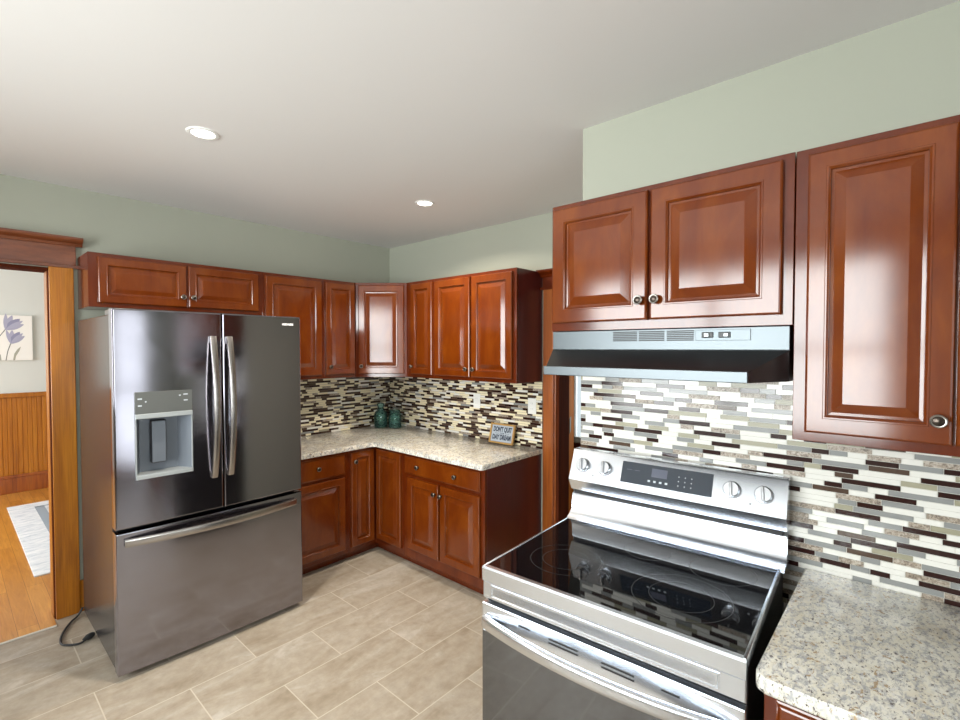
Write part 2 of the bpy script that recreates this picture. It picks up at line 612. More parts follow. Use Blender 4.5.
def window(name, p0, p1, z0, z1, axis, mat):
    """frame, sash rails and panes filling an opening; axis = normal axis of the wall"""
    root = empty(name, (0, 0, 0)); root['kind'] = 'structure'
    bmf, bmg = bmesh.new(), bmesh.new()
    def bx(b, a0, a1, d0, d1, c0, c1):
        if axis == 'x': box(b, d0, d1, a0, a1, c0, c1)
        else: box(b, a0, a1, d0, d1, c0, c1)
    (a0, d0), (a1, d1) = p0, p1
    s = 0.045
    bx(bmf, a0, a0 + s, d0, d1, z0, z1); bx(bmf, a1 - s, a1, d0, d1, z0, z1)
    bx(bmf, a0, a1, d0, d1, z0, z0 + s); bx(bmf, a0, a1, d0, d1, z1 - s, z1)
    zm = (z0 + z1) / 2
    bx(bmf, a0 + s, a1 - s, d0, d1, zm - 0.022, zm + 0.022)
    if a1 - a0 > 1.0:
        am = (a0 + a1) / 2
        bx(bmf, am - 0.035, am + 0.035, d0, d1, z0 + s, z1 - s)
    dm = (d0 + d1) / 2
    bx(bmg, a0 + s, a1 - s, dm - 0.002, dm + 0.002, z0 + s, z1 - s)
    obj('frame', bmf, mat, root); obj('pane', bmg, M['pane'], root)


window('window_1', (w1b, XL - 0.12), (w1a, XL - 0.07), WZ0, WZ1, 'x', M['trimwhite'])
window('added_fill_window', (-4.27, YB - 0.12), (-2.63, YB - 0.07), WZ0, WZ1, 'y', M['trimwhite'])  # added unseen window, made to let the wide rear fill in
window('window_3', (rwa, YB - 0.12), (rwb, YB - 0.07), rz0, rz1, 'y', M['trimwhite'])


# doorway casings -------------------------------------------------------------
def crown_header(bm, a0, a1, face, zb, axis, mi, hb=0.132):
    """header board with bead below and crown cap; face = wall plane, out = -1"""
    def bx(p0, p1, dep, z0, z1, bev=0.002):
        if axis == 'x': box(bm, p0, p1, face - dep, face, z0, z1, mi, bev)
        else: box(bm, face - dep, face, p0, p1, z0, z1, mi, bev)
    bx(a0 - 0.012, a1 + 0.012, 0.034, zb, zb + 0.018)
    bx(a0, a1, 0.024, zb + 0.018, zb + 0.018 + hb)
    zb += hb - 0.132
    prof = [(0.0, zb + 0.150), (-0.028, zb + 0.150), (-0.036, zb + 0.165), (-0.056, zb + 0.180), (-0.062, zb + 0.190), (-0.062, zb + 0.200), (0.0, zb + 0.200)]
    prism(bm, [(face + p, z) for p, z in prof], a0 - 0.03, a1 + 0.03, axis, mi)


bm = bmesh.new()
for a, b2 in ((-2.444, -2.334), (DL - 0.112, DL + 0.002)):
    box(bm, a, b2, -0.024, 0, 0, DH + 0.024, 0, 0.003)
crown_header(bm, -3.385, -2.322, 0.0, DH + 0.004, 'x', 1, 0.112)
# jamb lining and hall-side casing
box(bm, DR - 0.002, DR - 0.008, -0.004, 0.03, 0, DH, 2)
box(bm, DR - 0.002, DR - 0.010, 0.03, 0.13, 0, DH, 0)
box(bm, DL, DL + 0.018, -0.004, 0.13, 0, DH, 2)
box(bm, DL, DR, -0.004, 0.13, DH - 0.018, DH, 2)
struct('trim_1', bm, [M['oak'], M['oak_red'], M['oak_dark'], M['hall_wall']])
bm = bmesh.new(); box(bm, DL + 0.02, DR - 0.012, -0.112, -0.098, 0.0, 0.007, 0, 0.002)
struct('trim_2', bm, plain('pale_threshold', (0.62, 0.58, 0.50), 0.5))

bm = bmesh.new()
ya, yb_ = -1.776, -1.862
box(bm, -0.022, 0, ya, yb_, 0, BH + 0.02, 0, 0.003)
box(bm, -0.016, 0, yb_, yb_ - 0.018, 0, BH + 0.02, 1, 0.003)
box(bm, -0.026, 0.0, yb_ - 0.018, yb_ - 0.026, 0, BH + 0.02, 0, 0.003)
box(bm, -0.014, 0.0, yb_ - 0.026, BL - 0.004, 0, BH + 0.02, 2, 0.002)
box(bm, -0.004, 0.121, BL + 0.002, BL - 0.004, 0, BH, 2)
box(bm, -0.022, 0, BR + 0.01, YJ + 0.004, 0, BH + 0.02, 0, 0.003)
box(bm, -0.004, 0.13, BR, BR + 0.018, 0, BH, 2)
box(bm, -0.004, 0.13, BL, BR, BH - 0.018, BH, 2)
crown_header(bm, YJ + 0.032, ya + 0.004, 0.0, BH + 0.0, 'y', 3, 0.07)
struct('trim_3', bm, [M['oak_orange'], M['oak_red'], M['oak_dark'], M['cherry_frame']])

# baseboard stub between casing and refrigerator, and along the hidden wall
bm = bmesh.new(); box(bm, -2.333, -1.40, -0.016, 0, 0, 0.19, 0, 0.003)
struct('baseboard_back', bm, M['oak'])
bm = bmesh.new(); box(bm, XL, XL + 0.016, -0.03, YB + 0.02, 0, 0.19, 0, 0.003)
struct('baseboard_left', bm, M['oak'])
bm = bmesh.new(); box(bm, XL + 0.02, -1.70, YB, YB + 0.016, 0, 0.19, 0, 0.003)
struct('baseboard_front', bm, M['oak'])

# ------------------------------------------------------------------ hall beyond the doorway
HY = 3.60
bm = bmesh.new(); box(bm, -5.0, -0.3, 0.0, HY + 0.1, -0.10, 0.0)
box(bm, DL + 0.02, DR - 0.012, -0.10, 0.13, -0.01, 0.004)
struct('floor_hall', bm, M['plank'])
bm = bmesh.new(); box(bm, -5.0, -0.3, 0.12, HY + 0.1, 2.75, 2.85)
struct('ceiling_hall', bm, M['ceil'])
bm = bmesh.new(); box(bm, -5.0, -0.3, HY, HY + 0.1, 0, 2.75)
struct('wall_hall_back', bm, M['hall_wall'])
bm = bmesh.new(); box(bm, -0.4, -0.3, 0.12, HY, 0, 2.75)
struct('wall_hall_right', bm, M['hall_wall'])
bm = bmesh.new()
box(bm, -5.1, -5.0, 0.12, 0.6, 0, 2.75); box(bm, -5.1, -5.0, 3.2, HY + 0.1, 0, 2.75)
box(bm, -5.1, -5.0, 0.6, 3.2, 0, 0.8); box(bm, -5.1, -5.0, 0.6, 3.2, 2.35, 2.75)
struct('wall_hall_left', bm, M['hall_wall'])
bm = bmesh.new()
box(bm, -5.0, DL, 0.121, 0.14, 0, 2.75); box(bm, DR, -0.3, 0.121, 0.14, 0, 2.75); box(bm, DL, DR, 0.121, 0.14, DH, 2.75)
struct('wall_hall_front', bm, M['hall_wall'])
bm = bmesh.new()
x = -4.0
while x < -1.0:                         # beaded boards of the wainscot
    box(bm, x, x + 0.035, HY - 0.012, HY - 0.001, 0.19, 1.05, 0, 0.004, 1)
    box(bm, x + 0.035, x + 0.040, HY - 0.009, HY - 0.001, 0.19, 1.05, 1)
    x += 0.040
box(bm, -4.0, -1.0, HY - 0.035, HY - 0.001, 1.05, 1.098, 0, 0.004)
box(bm, -4.0, -1.0, HY - 0.024, HY - 0.001, 0, 0.19, 2, 0.004)
box(bm, -4.0, -1.0, HY - 0.034, HY - 0.001, 0.17, 0.20, 2, 0.004)
struct('trim_4', bm, [M['oak'], M['oak'], M['oak_orange']])

bm = bmesh.new()
box(bm, -2.465, -1.25, 0.78, 2.93, 0.0, 0.010, 0, 0.003)
box(bm, -2.28, -2.21, 0.80, 2.74, 0.0095, 0.0112, 1)
box(bm, -2.28, -1.45, 2.72, 2.76, 0.0095, 0.0112, 1)
rg = obj('rug', bm, [M['rug'], M['rugband']])
tag(rg, 'pale blue grey woven rug on the orange wood floor beyond the left doorway', 'rug')

# tulip canvas
cv = empty('canvas_picture', (-2.49, HY - 0.002, 1.457))
tag(cv, 'white canvas with lavender tulips hung above the wainscot in the next room', 'picture')
bm = bmesh.new(); box(bm, -0.30, 0.30, -0.03, 0, 0, 0.49, 0, 0.002)
obj('canvas', bm, M['canvas'], cv)


def flat_poly(bm, pts, y, mi=0):
    f = bm.faces.new([bm.verts.new((a, y, b)) for a, b in pts]); f.material_index = mi


def tulip(cx, cz, s, tilt, stem_pts, nm='tulip'):
    bm = bmesh.new()
    y = -0.0308
    for k, (da, wd, ln, mi) in enumerate(((-0.55, 0.30, 0.95, 0), (0.55, 0.30, 1.0, 0), (0.0, 0.42, 1.0, 1), (0.95, 0.2, 1.05, 0), (-0.25, 0.25, 1.02, 0))):
        pts = []
        for i in range(13):
            tt = i / 12
            pts.append((tt * ln, wd * math.sin(PI * tt) ** 0.8 * 0.5))
        for i in range(11, 0, -1):
            tt = i / 12
            pts.append((tt * ln, -wd * math.sin(PI * tt) ** 0.8 * 0.5))
        a = PI / 2 + tilt + da * 0.75
        q = [(cx + s * (p * math.cos(a) - r * math.sin(a)), cz + s * (p * math.sin(a) + r * math.cos(a))) for p, r in pts]
        flat_poly(bm, q, y - 0.0003 * k, mi)
    tube(bm, [(a, y + 0.0002, b) for a, b in stem_pts], 0.004, 0.0006, 6, Vector((0, 1, 0)), 2)
    obj(nm, bm, [M['petal'], M['petal2'], M['stem']], cv)


tulip(0.085, 0.33, 0.17, -0.75, [(0.085, 0.335), (0.04, 0.26), (0.015, 0.15), (0.005, 0.0)])
tulip(0.125, 0.18, 0.15, -0.5, [(0.125, 0.185), (0.10, 0.1), (0.085, 0.0)])
tulip(-0.03, 0.31, 0.15, 0.3, [(-0.03, 0.315), (-0.02, 0.2), (-0.03, 0.0)])
tulip(-0.17, 0.24, 0.15, 0.2, [(-0.17, 0.245), (-0.14, 0.14), (-0.12, 0.0)])
bm = bmesh.new()
flat_poly(bm, [(0.14, 0.0), (0.15, 0.07), (0.175, 0.12), (0.205, 0.15), (0.19, 0.10), (0.165, 0.05), (0.155, 0.0)], -0.0312)
flat_poly(bm, [(0.05, 0.0), (0.045, 0.06), (0.015, 0.10), (0.03, 0.055), (0.04, 0.0)], -0.0312)
obj('leaves', bm, M['leaf'], cv)

# ------------------------------------------------------------------ porch beyond the right doorway
PX = 1.02
bm = bmesh.new(); box(bm, 0.0, PX + 0.1, YJ, -0.8, -0.10, 0.0)
struct('floor_porch', bm, M['plank'])
bm = bmesh.new(); box(bm, 0.12, PX + 0.1, YJ, -0.8, ZC, ZC + 0.1)
struct('ceiling_porch', bm, M['ceil'])
bm = bmesh.new()
box(bm, PX, PX + 0.1, -0.8, -1.36, 0, ZC); box(bm, PX, PX + 0.1, -2.4, YJ, 0, ZC)
box(bm, PX, PX + 0.1, -1.36, -2.4, 0, 0.72); box(bm, PX, PX + 0.1, -1.36, -2.4, 2.1, ZC)
struct('wall_porch_back', bm, M['hall_wall'])
bm = bmesh.new(); box(bm, 0.12, PX + 0.1, -0.8, -0.7, 0, ZC)
struct('wall_porch_left', bm, M['hall_wall'])
bm = bmesh.new(); box(bm, 0.12, PX + 0.1, YJ - 0.1, YJ, 0, ZC)
struct('wall_porch_right', bm, M['hall_wall'])
window('window_4', (-2.4, PX + 0.02), (-1.36, PX + 0.07), 0.72, 2.1, 'x', M['trimwhite'])
bm = bmesh.new()
box(bm, PX - 0.02, PX, -1.25, -1.365, 0, 2.2, 0, 0.003)
box(bm, PX - 0.06, PX, -1.33, -2.44, 0.68, 0.72, 1, 0.003)
struct('trim_5', bm, [M['oak'], M['oak_dark']])
# the door leaf, swung open into the porch
dr = empty('door_1', (0.128, -1.900, 0), math.radians(28.0)); dr['kind'] = 'structure'
bm = bmesh.new(); box(bm, 0, 0.74, -0.0, 0.035, 0.012, 1.97, 0, 0.002)
obj('door_leaf', bm, M['oak_matte'], dr)
bm = bmesh.new(); box(bm, 0.06, 0.20, -0.004, 0.001, 0.965, 1.075, 0, 0.001)
obj('hinge_plate', bm, M['brass'], dr)
bm = bmesh.new()
mt = Matrix.Translation((0.68, 0.0355, 0.93)) @ Matrix.Rotation(-PI / 2, 4, 'X')
lathe(bm, [(0, 0), (0.03, 0), (0.03, 0.006), (0.011, 0.01), (0.011, 0.03), (0.026, 0.04), (0.03, 0.052), (0.024, 0.066), (0, 0.07)], 20, mt)
obj('door_knob', bm, M['brass'], dr, True)


# ------------------------------------------------------------------ mosaic backsplashes
def mosaic(name, loc, rz, strips, seed, weights, grout, label, holes=()):
    """strips = [(x0, x1, z0, z1)] local areas; tiles stand out towards -y"""
    rnd = random.Random(seed)
    mats = [grout, M['t_white'], M['t_grey'], M['t_dark'], M['stone'], M['t_olive'], M['t_cream'], M['t_brown']]
    bm = bmesh.new()
    for (x0, x1, z0, z1) in strips:
        box(bm, x0, x1, -0.005, -0.0005, z0, z1, 0)
    pitch, gap = 0.0166, 0.0017
    zmin = min(s[2] for s in strips); zmax = max(s[3] for s in strips)
    z = zmin + 0.001
    last = 0
    prev = []
    while z < zmax - 0.006:
        zt = min(z + pitch - gap, zmax)
        zm = (z + zt) / 2
        spans = [(s[0], s[1]) for s in strips if s[2] <= zm <= s[3]]
        if spans:
            xa, xb = min(s[0] for s in spans), max(s[1] for s in spans)
            x = xa - rnd.uniform(0.0, 0.08)
            cur = []
            while x < xb:
                ln = rnd.choice((0.047, 0.047, 0.062, 0.078, 0.094, 0.094, 0.11, 0.14))
                a, b2 = max(x, xa), min(x + ln - gap, xb)
                x += ln
                for _ in range(12):
                    mi = rnd.choices(range(1, 8), weights)[0]
                    light = mi in (1, 6)
                    over = any(q[2] == mi and min(q[1], b2) - max(q[0], a) > 0.012 for q in prev)
                    if mi != last and not (over and not (light and rnd.random() < 0.5)): break
                cur.append((a, b2, mi))
                last = mi
                if b2 - a > 0.006:
                    h = 0.0078 if mi != 4 else 0.0088
                    box(bm, a, b2, -h, -0.004, z, zt, mi)
            prev = cur
        z += pitch
    o = obj(name, bm, mats, None)
    o.location = loc
    o.rotation_euler = (0, 0, rz)
    tag(o, label, 'backsplash')
    o['kind'] = 'structure'
    return o


ZCT = 0.865          # top of the corner counter
ZUB, ZUT = 1.352, 2.127
wA = (9, 2, 27, 7, 1, 38, 16)  # far strip mix darkened to stand in for dark reflections in the glass
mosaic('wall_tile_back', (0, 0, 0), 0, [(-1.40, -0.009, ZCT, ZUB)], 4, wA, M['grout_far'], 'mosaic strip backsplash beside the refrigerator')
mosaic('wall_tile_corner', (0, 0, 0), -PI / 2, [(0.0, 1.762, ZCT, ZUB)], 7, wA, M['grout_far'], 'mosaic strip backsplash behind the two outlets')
ZR = 0.874
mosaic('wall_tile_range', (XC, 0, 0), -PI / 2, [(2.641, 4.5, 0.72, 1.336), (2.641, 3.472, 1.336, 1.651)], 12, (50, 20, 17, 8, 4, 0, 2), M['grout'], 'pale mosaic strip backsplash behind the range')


# ------------------------------------------------------------------ cabinets
def carcass_box(w, h, d, z0=0.0):
    bm = bmesh.new(); box(bm, 0.0005, w - 0.0005, -d + 0.019, -0.001, z0, h, 0, 0.0012, 1)
    return bm


def front(parent, kind, x0, x1, z0, z1, d, knobs=()):
    bm = bmesh.new()
    if kind == 'door':
        raised_panel(bm, x0, x1, z0, z1, -d)
    else:
        slab_front(bm, x0, x1, z0, z1, -d)
    o = obj('door' if kind == 'door' else 'drawer', bm, M['cherry'], parent)
    for kx, kz in knobs:
        knob_obj(o, kx, -d - 0.0195, kz)
    return o


def cabinet(name, label, cat, loc, rz, w, h, d, fronts, group=None, toe=0.0, end=None):
    r = empty(name, loc, rz)
    tag(r, label, cat, group)
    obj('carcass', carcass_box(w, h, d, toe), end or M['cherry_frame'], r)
    bm = bmesh.new(); box(bm, 0.0005, w - 0.0005, -d, -d + 0.019, toe, h, 0, 0.0012, 1)
    obj('face_frame', bm, M['cherry_frame'], r)
    if toe:
        bm = bmesh.new(); box(bm, 0.002, w - 0.002, -d + 0.055, -0.001, 0.0, toe, 0)
        obj('toe_kick', bm, M['cherry_frame'], r)
    for f in fronts:
        front(r, f[0], f[1], f[2], f[3], f[4], d, f[5] if len(f) > 5 else ())
    return r


R90 = -PI / 2
UD = 0.305
hU = ZUT - ZUB
GU = 'upper cabinets along the corner run'
d0, d1 = 1.380 - ZUB, 2.105 - ZUB
cabinet('wall_cabinet', 'short two-door cherry cabinet on the wall above the refrigerator', 'cabinet', (-2.314, 0, 1.822), 0, 0.964, ZUT - 1.822, UD,
        [('door', 0.042, 0.485, 0.024, 0.283, [(0.462, 0.086)]), ('door', 0.495, 0.934, 0.024, 0.283, [(0.519, 0.086)])], GU)
cabinet('wall_cabinet', 'wide one-door tall cherry upper cabinet just right of the refrigerator', 'cabinet', (-1.350, 0, ZUB), 0, 0.468, hU, UD,
        [('door', 0.019, 0.452, d0, d1)], GU)
cabinet('wall_cabinet', 'narrow cherry upper cabinet directly left of the diagonal corner cabinet', 'cabinet', (-0.882, 0, ZUB), 0, 0.293, hU, UD,
        [('door', 0.018, 0.280, d0, d1, [(0.050, 0.09)])], GU)
# diagonal corner cabinet
r = empty('corner_wall_cabinet', (0, 0, ZUB))
tag(r, 'diagonal upper corner cabinet whose door shines pale in the room corner', 'cabinet', GU)
bm = bmesh.new()
DX, DY, DF = -0.587, -0.618, -0.314
prism(bm, [(-0.0015, -0.0015), (DX, -0.0015), (DX, DF), (-0.302, DY), (-0.0015, DY)], 0, hU, 'z')
obj('carcass', bm, M['cherry_frame'], r)
L = math.hypot(-0.302 - DX, DY - DF)
bm = bmesh.new(); raised_panel(bm, 0.022, L - 0.022, d0, d1, -0.0)
mt = Matrix.Translation((DX, DF, 0)) @ Matrix.Rotation(math.atan2(DY - DF, -0.302 - DX), 4, 'Z')
bm.transform(mt)
dd = obj('door', bm, M['cherry'], r)
kb = knob_obj(dd, 0, 0, 0)
kb.matrix_local = mt @ Matrix.Translation((0.050, -0.0195, 0.09))
cabinet('wall_cabinet', 'slim one-door cherry upper cabinet directly right of the diagonal corner cabinet', 'cabinet', (0, -0.620, ZUB), R90, 0.335, hU, UD,
        [('door', 0.068, 0.321, d0, d1, [(0.088, 0.09)])], GU)
cabinet('wall_cabinet', 'two-door cherry upper cabinet with dark end panel above the outlets', 'cabinet', (0, -0.955, ZUB), R90, 0.805, hU, UD,
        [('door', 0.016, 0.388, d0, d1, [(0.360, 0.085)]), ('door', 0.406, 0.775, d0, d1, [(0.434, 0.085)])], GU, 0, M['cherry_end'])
GB = 'base cabinets along the corner run'
BD = 0.620
HB = ZCT - 0.033
cabinet('base_cabinet', 'cherry base cabinet with one drawer and door beside the refrigerator', 'cabinet', (-1.375, 0, 0), 0, 0.505, HB, BD,
        [('drawer', 0.030, 0.474, 0.660, 0.812, [(0.252, 0.742)]), ('door', 0.030, 0.474, 0.100, 0.640)], GB, 0.065)
# inside-corner base
r = empty('corner_base_cabinet', (0, 0, 0))
tag(r, 'inside corner cherry base cabinet with two narrow doors meeting at a right angle', 'cabinet', GB)
bm = bmesh.new()
prism(bm, [(-0.0015, -0.0015), (-0.869, -0.0015), (-0.869, -BD), (-BD, -BD), (-BD, -0.964), (-0.0015, -0.964)], 0.065, HB, 'z')
obj('carcass', bm, M['cherry_frame'], r)
bm = bmesh.new()
prism(bm, [(-0.003, -0.003), (-0.868, -0.003), (-0.868, -BD + 0.055), (-BD + 0.055, -BD + 0.055), (-BD + 0.055, -0.963), (-0.003, -0.963)], 0, 0.065, 'z')
obj('toe_kick', bm, M['cherry_frame'], r)
bm = bmesh.new(); raised_panel(bm, -0.850, -0.646, 0.100, 0.812, -BD)
o = obj('door', bm, M['cherry'], r)
knob_obj(o, -0.822, -BD - 0.0195, 0.742)
bm = bmesh.new(); raised_panel(bm, 0.646, 0.942, 0.112, 0.812, -BD)
bm.transform(Matrix.Rotation(R90, 4, 'Z'))
obj('door', bm, M['cherry'], r)
cabinet('base_cabinet', 'cherry base cabinet with wide drawer over two doors ending the corner run', 'cabinet', (0, -0.965, 0), R90, 0.789, HB, BD,
        [('drawer', 0.024, 0.757, 0.684, 0.812, [(0.178, 0.748), (0.549, 0.748)]),
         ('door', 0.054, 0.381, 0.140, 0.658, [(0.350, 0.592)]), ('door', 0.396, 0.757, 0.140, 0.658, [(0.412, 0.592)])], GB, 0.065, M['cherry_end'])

# range-side cabinets
UR = 0.305
cabinet('wall_cabinet', 'short two-door cherry cabinet mounted above the range hood', 'cabinet', (XC, -2.684, 1.654), R90, 0.788, 0.474, UR,
        [('door', 0.012, 0.380, 0.030, 0.456, [(0.358, 0.095)]), ('door', 0.391, 0.762, 0.030, 0.456, [(0.412, 0.095)])], 'upper cabinets on the range wall')
cabinet('wall_cabinet', 'large two-door cherry upper cabinet above the right counter', 'cabinet', (XC, -3.474, 1.337), R90, 0.640, 0.790, UR,
        [('door', 0.030, 0.317, 0.026, 0.770, [(0.292, 0.084)]), ('door', 0.3225, 0.612, 0.026, 0.770, [(0.350, 0.084)])], 'upper cabinets on the range wall')
cabinet('base_cabinet', 'cherry base cabinet under the right granite counter beside the range', 'cabinet', (XC, -3.482, 0), R90, 0.90, ZR - 0.036, 0.655,
        [('drawer', 0.026, 0.874, 0.680, 0.818, [(0.25, 0.748), (0.65, 0.748)]), ('door', 0.026, 0.443, 0.13, 0.66, [(0.41, 0.60)]), ('door', 0.457, 0.874, 0.13, 0.66, [(0.49, 0.60)])], None, 0.09)


# ------------------------------------------------------------------ worktops
def rounded_poly(pts, radii, n=6):
    out = []
    m = len(pts)
    for i, (p, r) in enumerate(zip(pts, radii)):
        if not r:
            out.append(p); continue
        p = Vector(p); a = (Vector(pts[i - 1]) - p).normalized(); b = (Vector(pts[(i + 1) % m]) - p).normalized()
        c = p + (a + b) * r
        s, e = p + a * r, p + b * r
        v0, v1 = s - c, e - c
        a0, a1 = math.atan2(v0.y, v0.x), math.atan2(v1.y, v1.x)
        da = (a1 - a0 + PI) % (2 * PI) - PI
        for k in range(n + 1):
            t = a0 + da * k / n
            out.append((c.x + r * math.cos(t), c.y + r * math.sin(t)))
    return out


def worktop(name, pts, radii, z0, z1, label):
    bm = bmesh.new()
    P = rounded_poly(pts, radii)
    prism(bm, P, z0, z1, 'z')
    e = [ed for ed in bm.edges if abs(ed.verts[0].co.z - ed.verts[1].co.z) < 1e-6]
    bmesh.ops.bevel(bm, geom=e, offset=0.006, segments=3, profile=0.5, affect='EDGES')
    o = obj(name, bm, M['granite'], None, True)
    tag(o, label, 'countertop')
    return o


FO = -BD - 0.035
worktop('countertop', [(-0.001, -0.001), (-1.375, -0.001), (-1.375, FO), (FO, FO), (FO, -1.760), (-0.001, -1.760)], [0, 0, 0, 0.012, 0.012, 0], ZCT - 0.033, ZCT,
        'L-shaped beige granite countertop in the far corner under the jars')
worktop('countertop', [(XC - 0.009, -3.470), (-1.680, -3.470), (-1.680, -4.42), (XC - 0.009, -4.42)], [0, 0.02, 0, 0], ZR - 0.036, ZR,
        'speckled grey and cream granite countertop right of the range')

# ------------------------------------------------------------------ refrigerator
FX0, FX1, FYF = -2.332, -1.406, -0.950
fr = empty('refrigerator', ((FX0 + FX1) / 2, -0.5, 0))
tag(fr, 'stainless French-door refrigerator with water dispenser and bottom freezer drawer', 'refrigerator')
fw = (FX1 - FX0) / 2


def fobj(name, bm, mats, parent=fr, smooth=False):
    bm.transform(Matrix.Translation((-fr.location.x, -fr.location.y, 0)))
    return obj(name, bm, mats, parent, smooth)


bm = bmesh.new(); box(bm, FX0 + 0.004, FX1 - 0.004, -0.865, -0.085, 0.028, 1.752, 0, 0.006)
fobj('case', bm, M['fridge_side'])
bm = bmesh.new(); box(bm, FX0 + 0.02, FX1 - 0.02, -0.880, -0.860, 0.05, 1.745, 0)
fobj('door_gasket', bm, M['black'])
bm = bmesh.new(); box(bm, FX0 + 0.03, FX1 - 0.03, -0.90, -0.60, 0.012, 0.05, 0)
fobj('base_grille', bm, M['black'])
for sx in (FX0 + 0.06, FX1 - 0.06):
    for sy in (-0.82, -0.14):
        bm = bmesh.new(); lathe(bm, [(0, 0), (0.018, 0), (0.018, 0.012), (0.012, 0.03), (0, 0.03)], 12, Matrix.Translation((sx, sy, 0)))
        fobj('foot', bm, M['black'])
for sx in (FX0 + 0.06, FX1 - 0.06):
    bm = bmesh.new(); box(bm, sx - 0.045, sx + 0.045, -0.925, -0.72, 1.752, 1.779, 0, 0.004)
    fobj('hinge_cover', bm, M['disp_panel'] if sx < -2 else M['black'])


def yfront(x):
    u = (x - (FX0 + FX1) / 2) / fw
    return FYF - 0.012 * (1 - u * u)


def contour_door(x0, x1, z0, z1, hole=None, yb=-0.882):
    bm = bmesh.new()
    e = 0.006
    xs = [x0, x0 + 0.0015, x0 + e, x0 + e + 0.0015] + [x0 + e + (x1 - x0 - 2 * e) * i / 20 for i in range(1, 20)] + [x1 - e - 0.0015, x1 - e, x1 - 0.0015, x1]
    zs = [z0, z0 + 0.002, z0 + e, z0 + e + 0.0015, z1 - e - 0.0015, z1 - e, z1 - 0.002, z1]
    if hole:
        hx0, hx1, hz0, hz1 = hole
        xs = [v for v in xs if min(abs(v - hx0), abs(v - hx1)) > 0.006] + [hx0, hx1]
        zs += [hz0, hz1]
    xs.sort(); zs.sort()

    def y(x, z):
        def drop(a):
            return 0 if a >= e else e - math.sqrt(max(0, e * e - (e - a) ** 2))
        a = min(x - x0, x1 - x); b = min(z - z0, z1 - z)
        return yfront(x) + max(drop(a), drop(b))
    V = {(i, j): bm.verts.new((x, y(x, z), z)) for i, x in enumerate(xs) for j, z in enumerate(zs)}
    for i in range(len(xs) - 1):
        for j in range(len(zs) - 1):
            if hole and hx0 - 1e-6 <= xs[i] and xs[i + 1] <= hx1 + 1e-6 and hz0 - 1e-6 <= zs[j] and zs[j + 1] <= hz1 + 1e-6:
                continue
            bm.faces.new((V[i, j], V[i + 1, j], V[i + 1, j + 1], V[i, j + 1]))
    nx, nz = len(xs), len(zs)
    B = {}
    ring = [(i, 0) for i in range(nx)] + [(nx - 1, j) for j in range(1, nz)] + [(i, nz - 1) for i in range(nx - 2, -1, -1)] + [(0, j) for j in range(nz - 2, 0, -1)]
    for k in ring:
        B[k] = bm.verts.new((xs[k[0]], yb, zs[k[1]]))
    for a, b2 in zip(ring, ring[1:] + ring[:1]):
        bm.faces.new((V[a], V[b2], B[b2], B[a]))
    bm.faces.new([B[k] for k in ring])
    return bm


ZD0, ZD1 = 0.729, 1.776
HOLE = (-2.248, -2.010, 0.972, 1.250)
XS = -1.8575
bm = contour_door(FX0, XS - 0.003, ZD0, ZD1, HOLE)
dl = fobj('door', bm, M['steel_fridge'], fr, True)
bm = contour_door(XS + 0.003, FX1, ZD0, ZD1)
drr = fobj('door', bm, M['steel_fridge'], fr, True)
bm = contour_door(FX0, FX1, 0.030, 0.711)
dw = fobj('freezer_drawer', bm, M['steel_fridge'], fr, True)


def bow(t, amt, flat=0.18):
    # leaves the mount quickly, then stays nearly level
    return amt * min(1.0, math.sin(PI * t) ** 0.55)


def v_handle(xc, parent):
    bm = bmesh.new()
    z0, z1 = 0.905, 1.650
    pts = []
    yf = yfront(xc)
    for i in range(33):
        t = i / 32
        pts.append((xc, yf - 0.008 - 0.050 * math.sin(PI * t) ** 0.8, z0 + (z1 - z0) * t))
    tube(bm, pts, 0.016, 0.010, 14, Vector((0, 1, 0)), 0, 0.45)
    for z in (z0 + 0.014, z1 - 0.014):
        box(bm, xc - 0.016, xc + 0.016, yf - 0.016, yf + 0.004, z - 0.016, z + 0.016, 0, 0.003)
    fobj('handle', bm, M['steel_handle'], parent, True)


v_handle(XS - 0.049, dl)
v_handle(XS + 0.033, drr)
bm = bmesh.new()
pts = []
for i in range(41):
    t = i / 40
    x = -2.298 + (2.298 - 1.452) * t
    pts.append((x, yfront(x) - 0.008 - 0.046 * math.sin(PI * t) ** 0.8, 0.664))
tube(bm, pts, 0.010, 0.020, 14, Vector((0, 0, 1)), 0, 0.45)
for x in (-2.285, -1.466):
    box(bm, x - 0.016, x + 0.016, yfront(x) - 0.016, yfront(x) + 0.006, 0.648, 0.680, 0, 0.003)
fobj('handle', bm, M['steel_handle'], dw, True)

# dispenser
dp = empty('water_dispenser', (0, 0, 0)); dp.parent = fr
yd = yfront(-2.13) + 0.001
hx0, hx1, hz0, hz1 = HOLE
bm = bmesh.new()       # open-fronted recess
for fa in (((hx0, hz0), (hx0, hz1)), ((hx1, hz0), (hx1, hz1)), ((hx0, hz1), (hx1, hz1)), ((hx0, hz0), (hx1, hz0))):
    (xa, za), (xb, zb) = fa
    ins = lambda x, z: (x + (0.028 if x == hx0 else -0.045), z + (0.0 if z == hz0 else -0.0))
    xa2, za2 = ins(xa, za); xb2, zb2 = ins(xb, zb)
    f = bm.faces.new([bm.verts.new(c) for c in ((xa, yfront(xa) + 0.001, za), (xb, yfront(xb) + 0.001, zb), (xb2, -0.888, zb2), (xa2, -0.888, za2))])
bm.faces.new([bm.verts.new(c) for c in ((hx0 + 0.028, -0.888, hz0), (hx1 - 0.045, -0.888, hz0), (hx1 - 0.045, -0.888, hz1), (hx0 + 0.028, -0.888, hz1))])
fobj('recess', bm, M['disp_recess'], dp)
bm = bmesh.new(); box(bm, hx0 - 0.004, hx1 + 0.004, yd - 0.006, yd + 0.012, 1.272, 1.378, 0, 0.002)
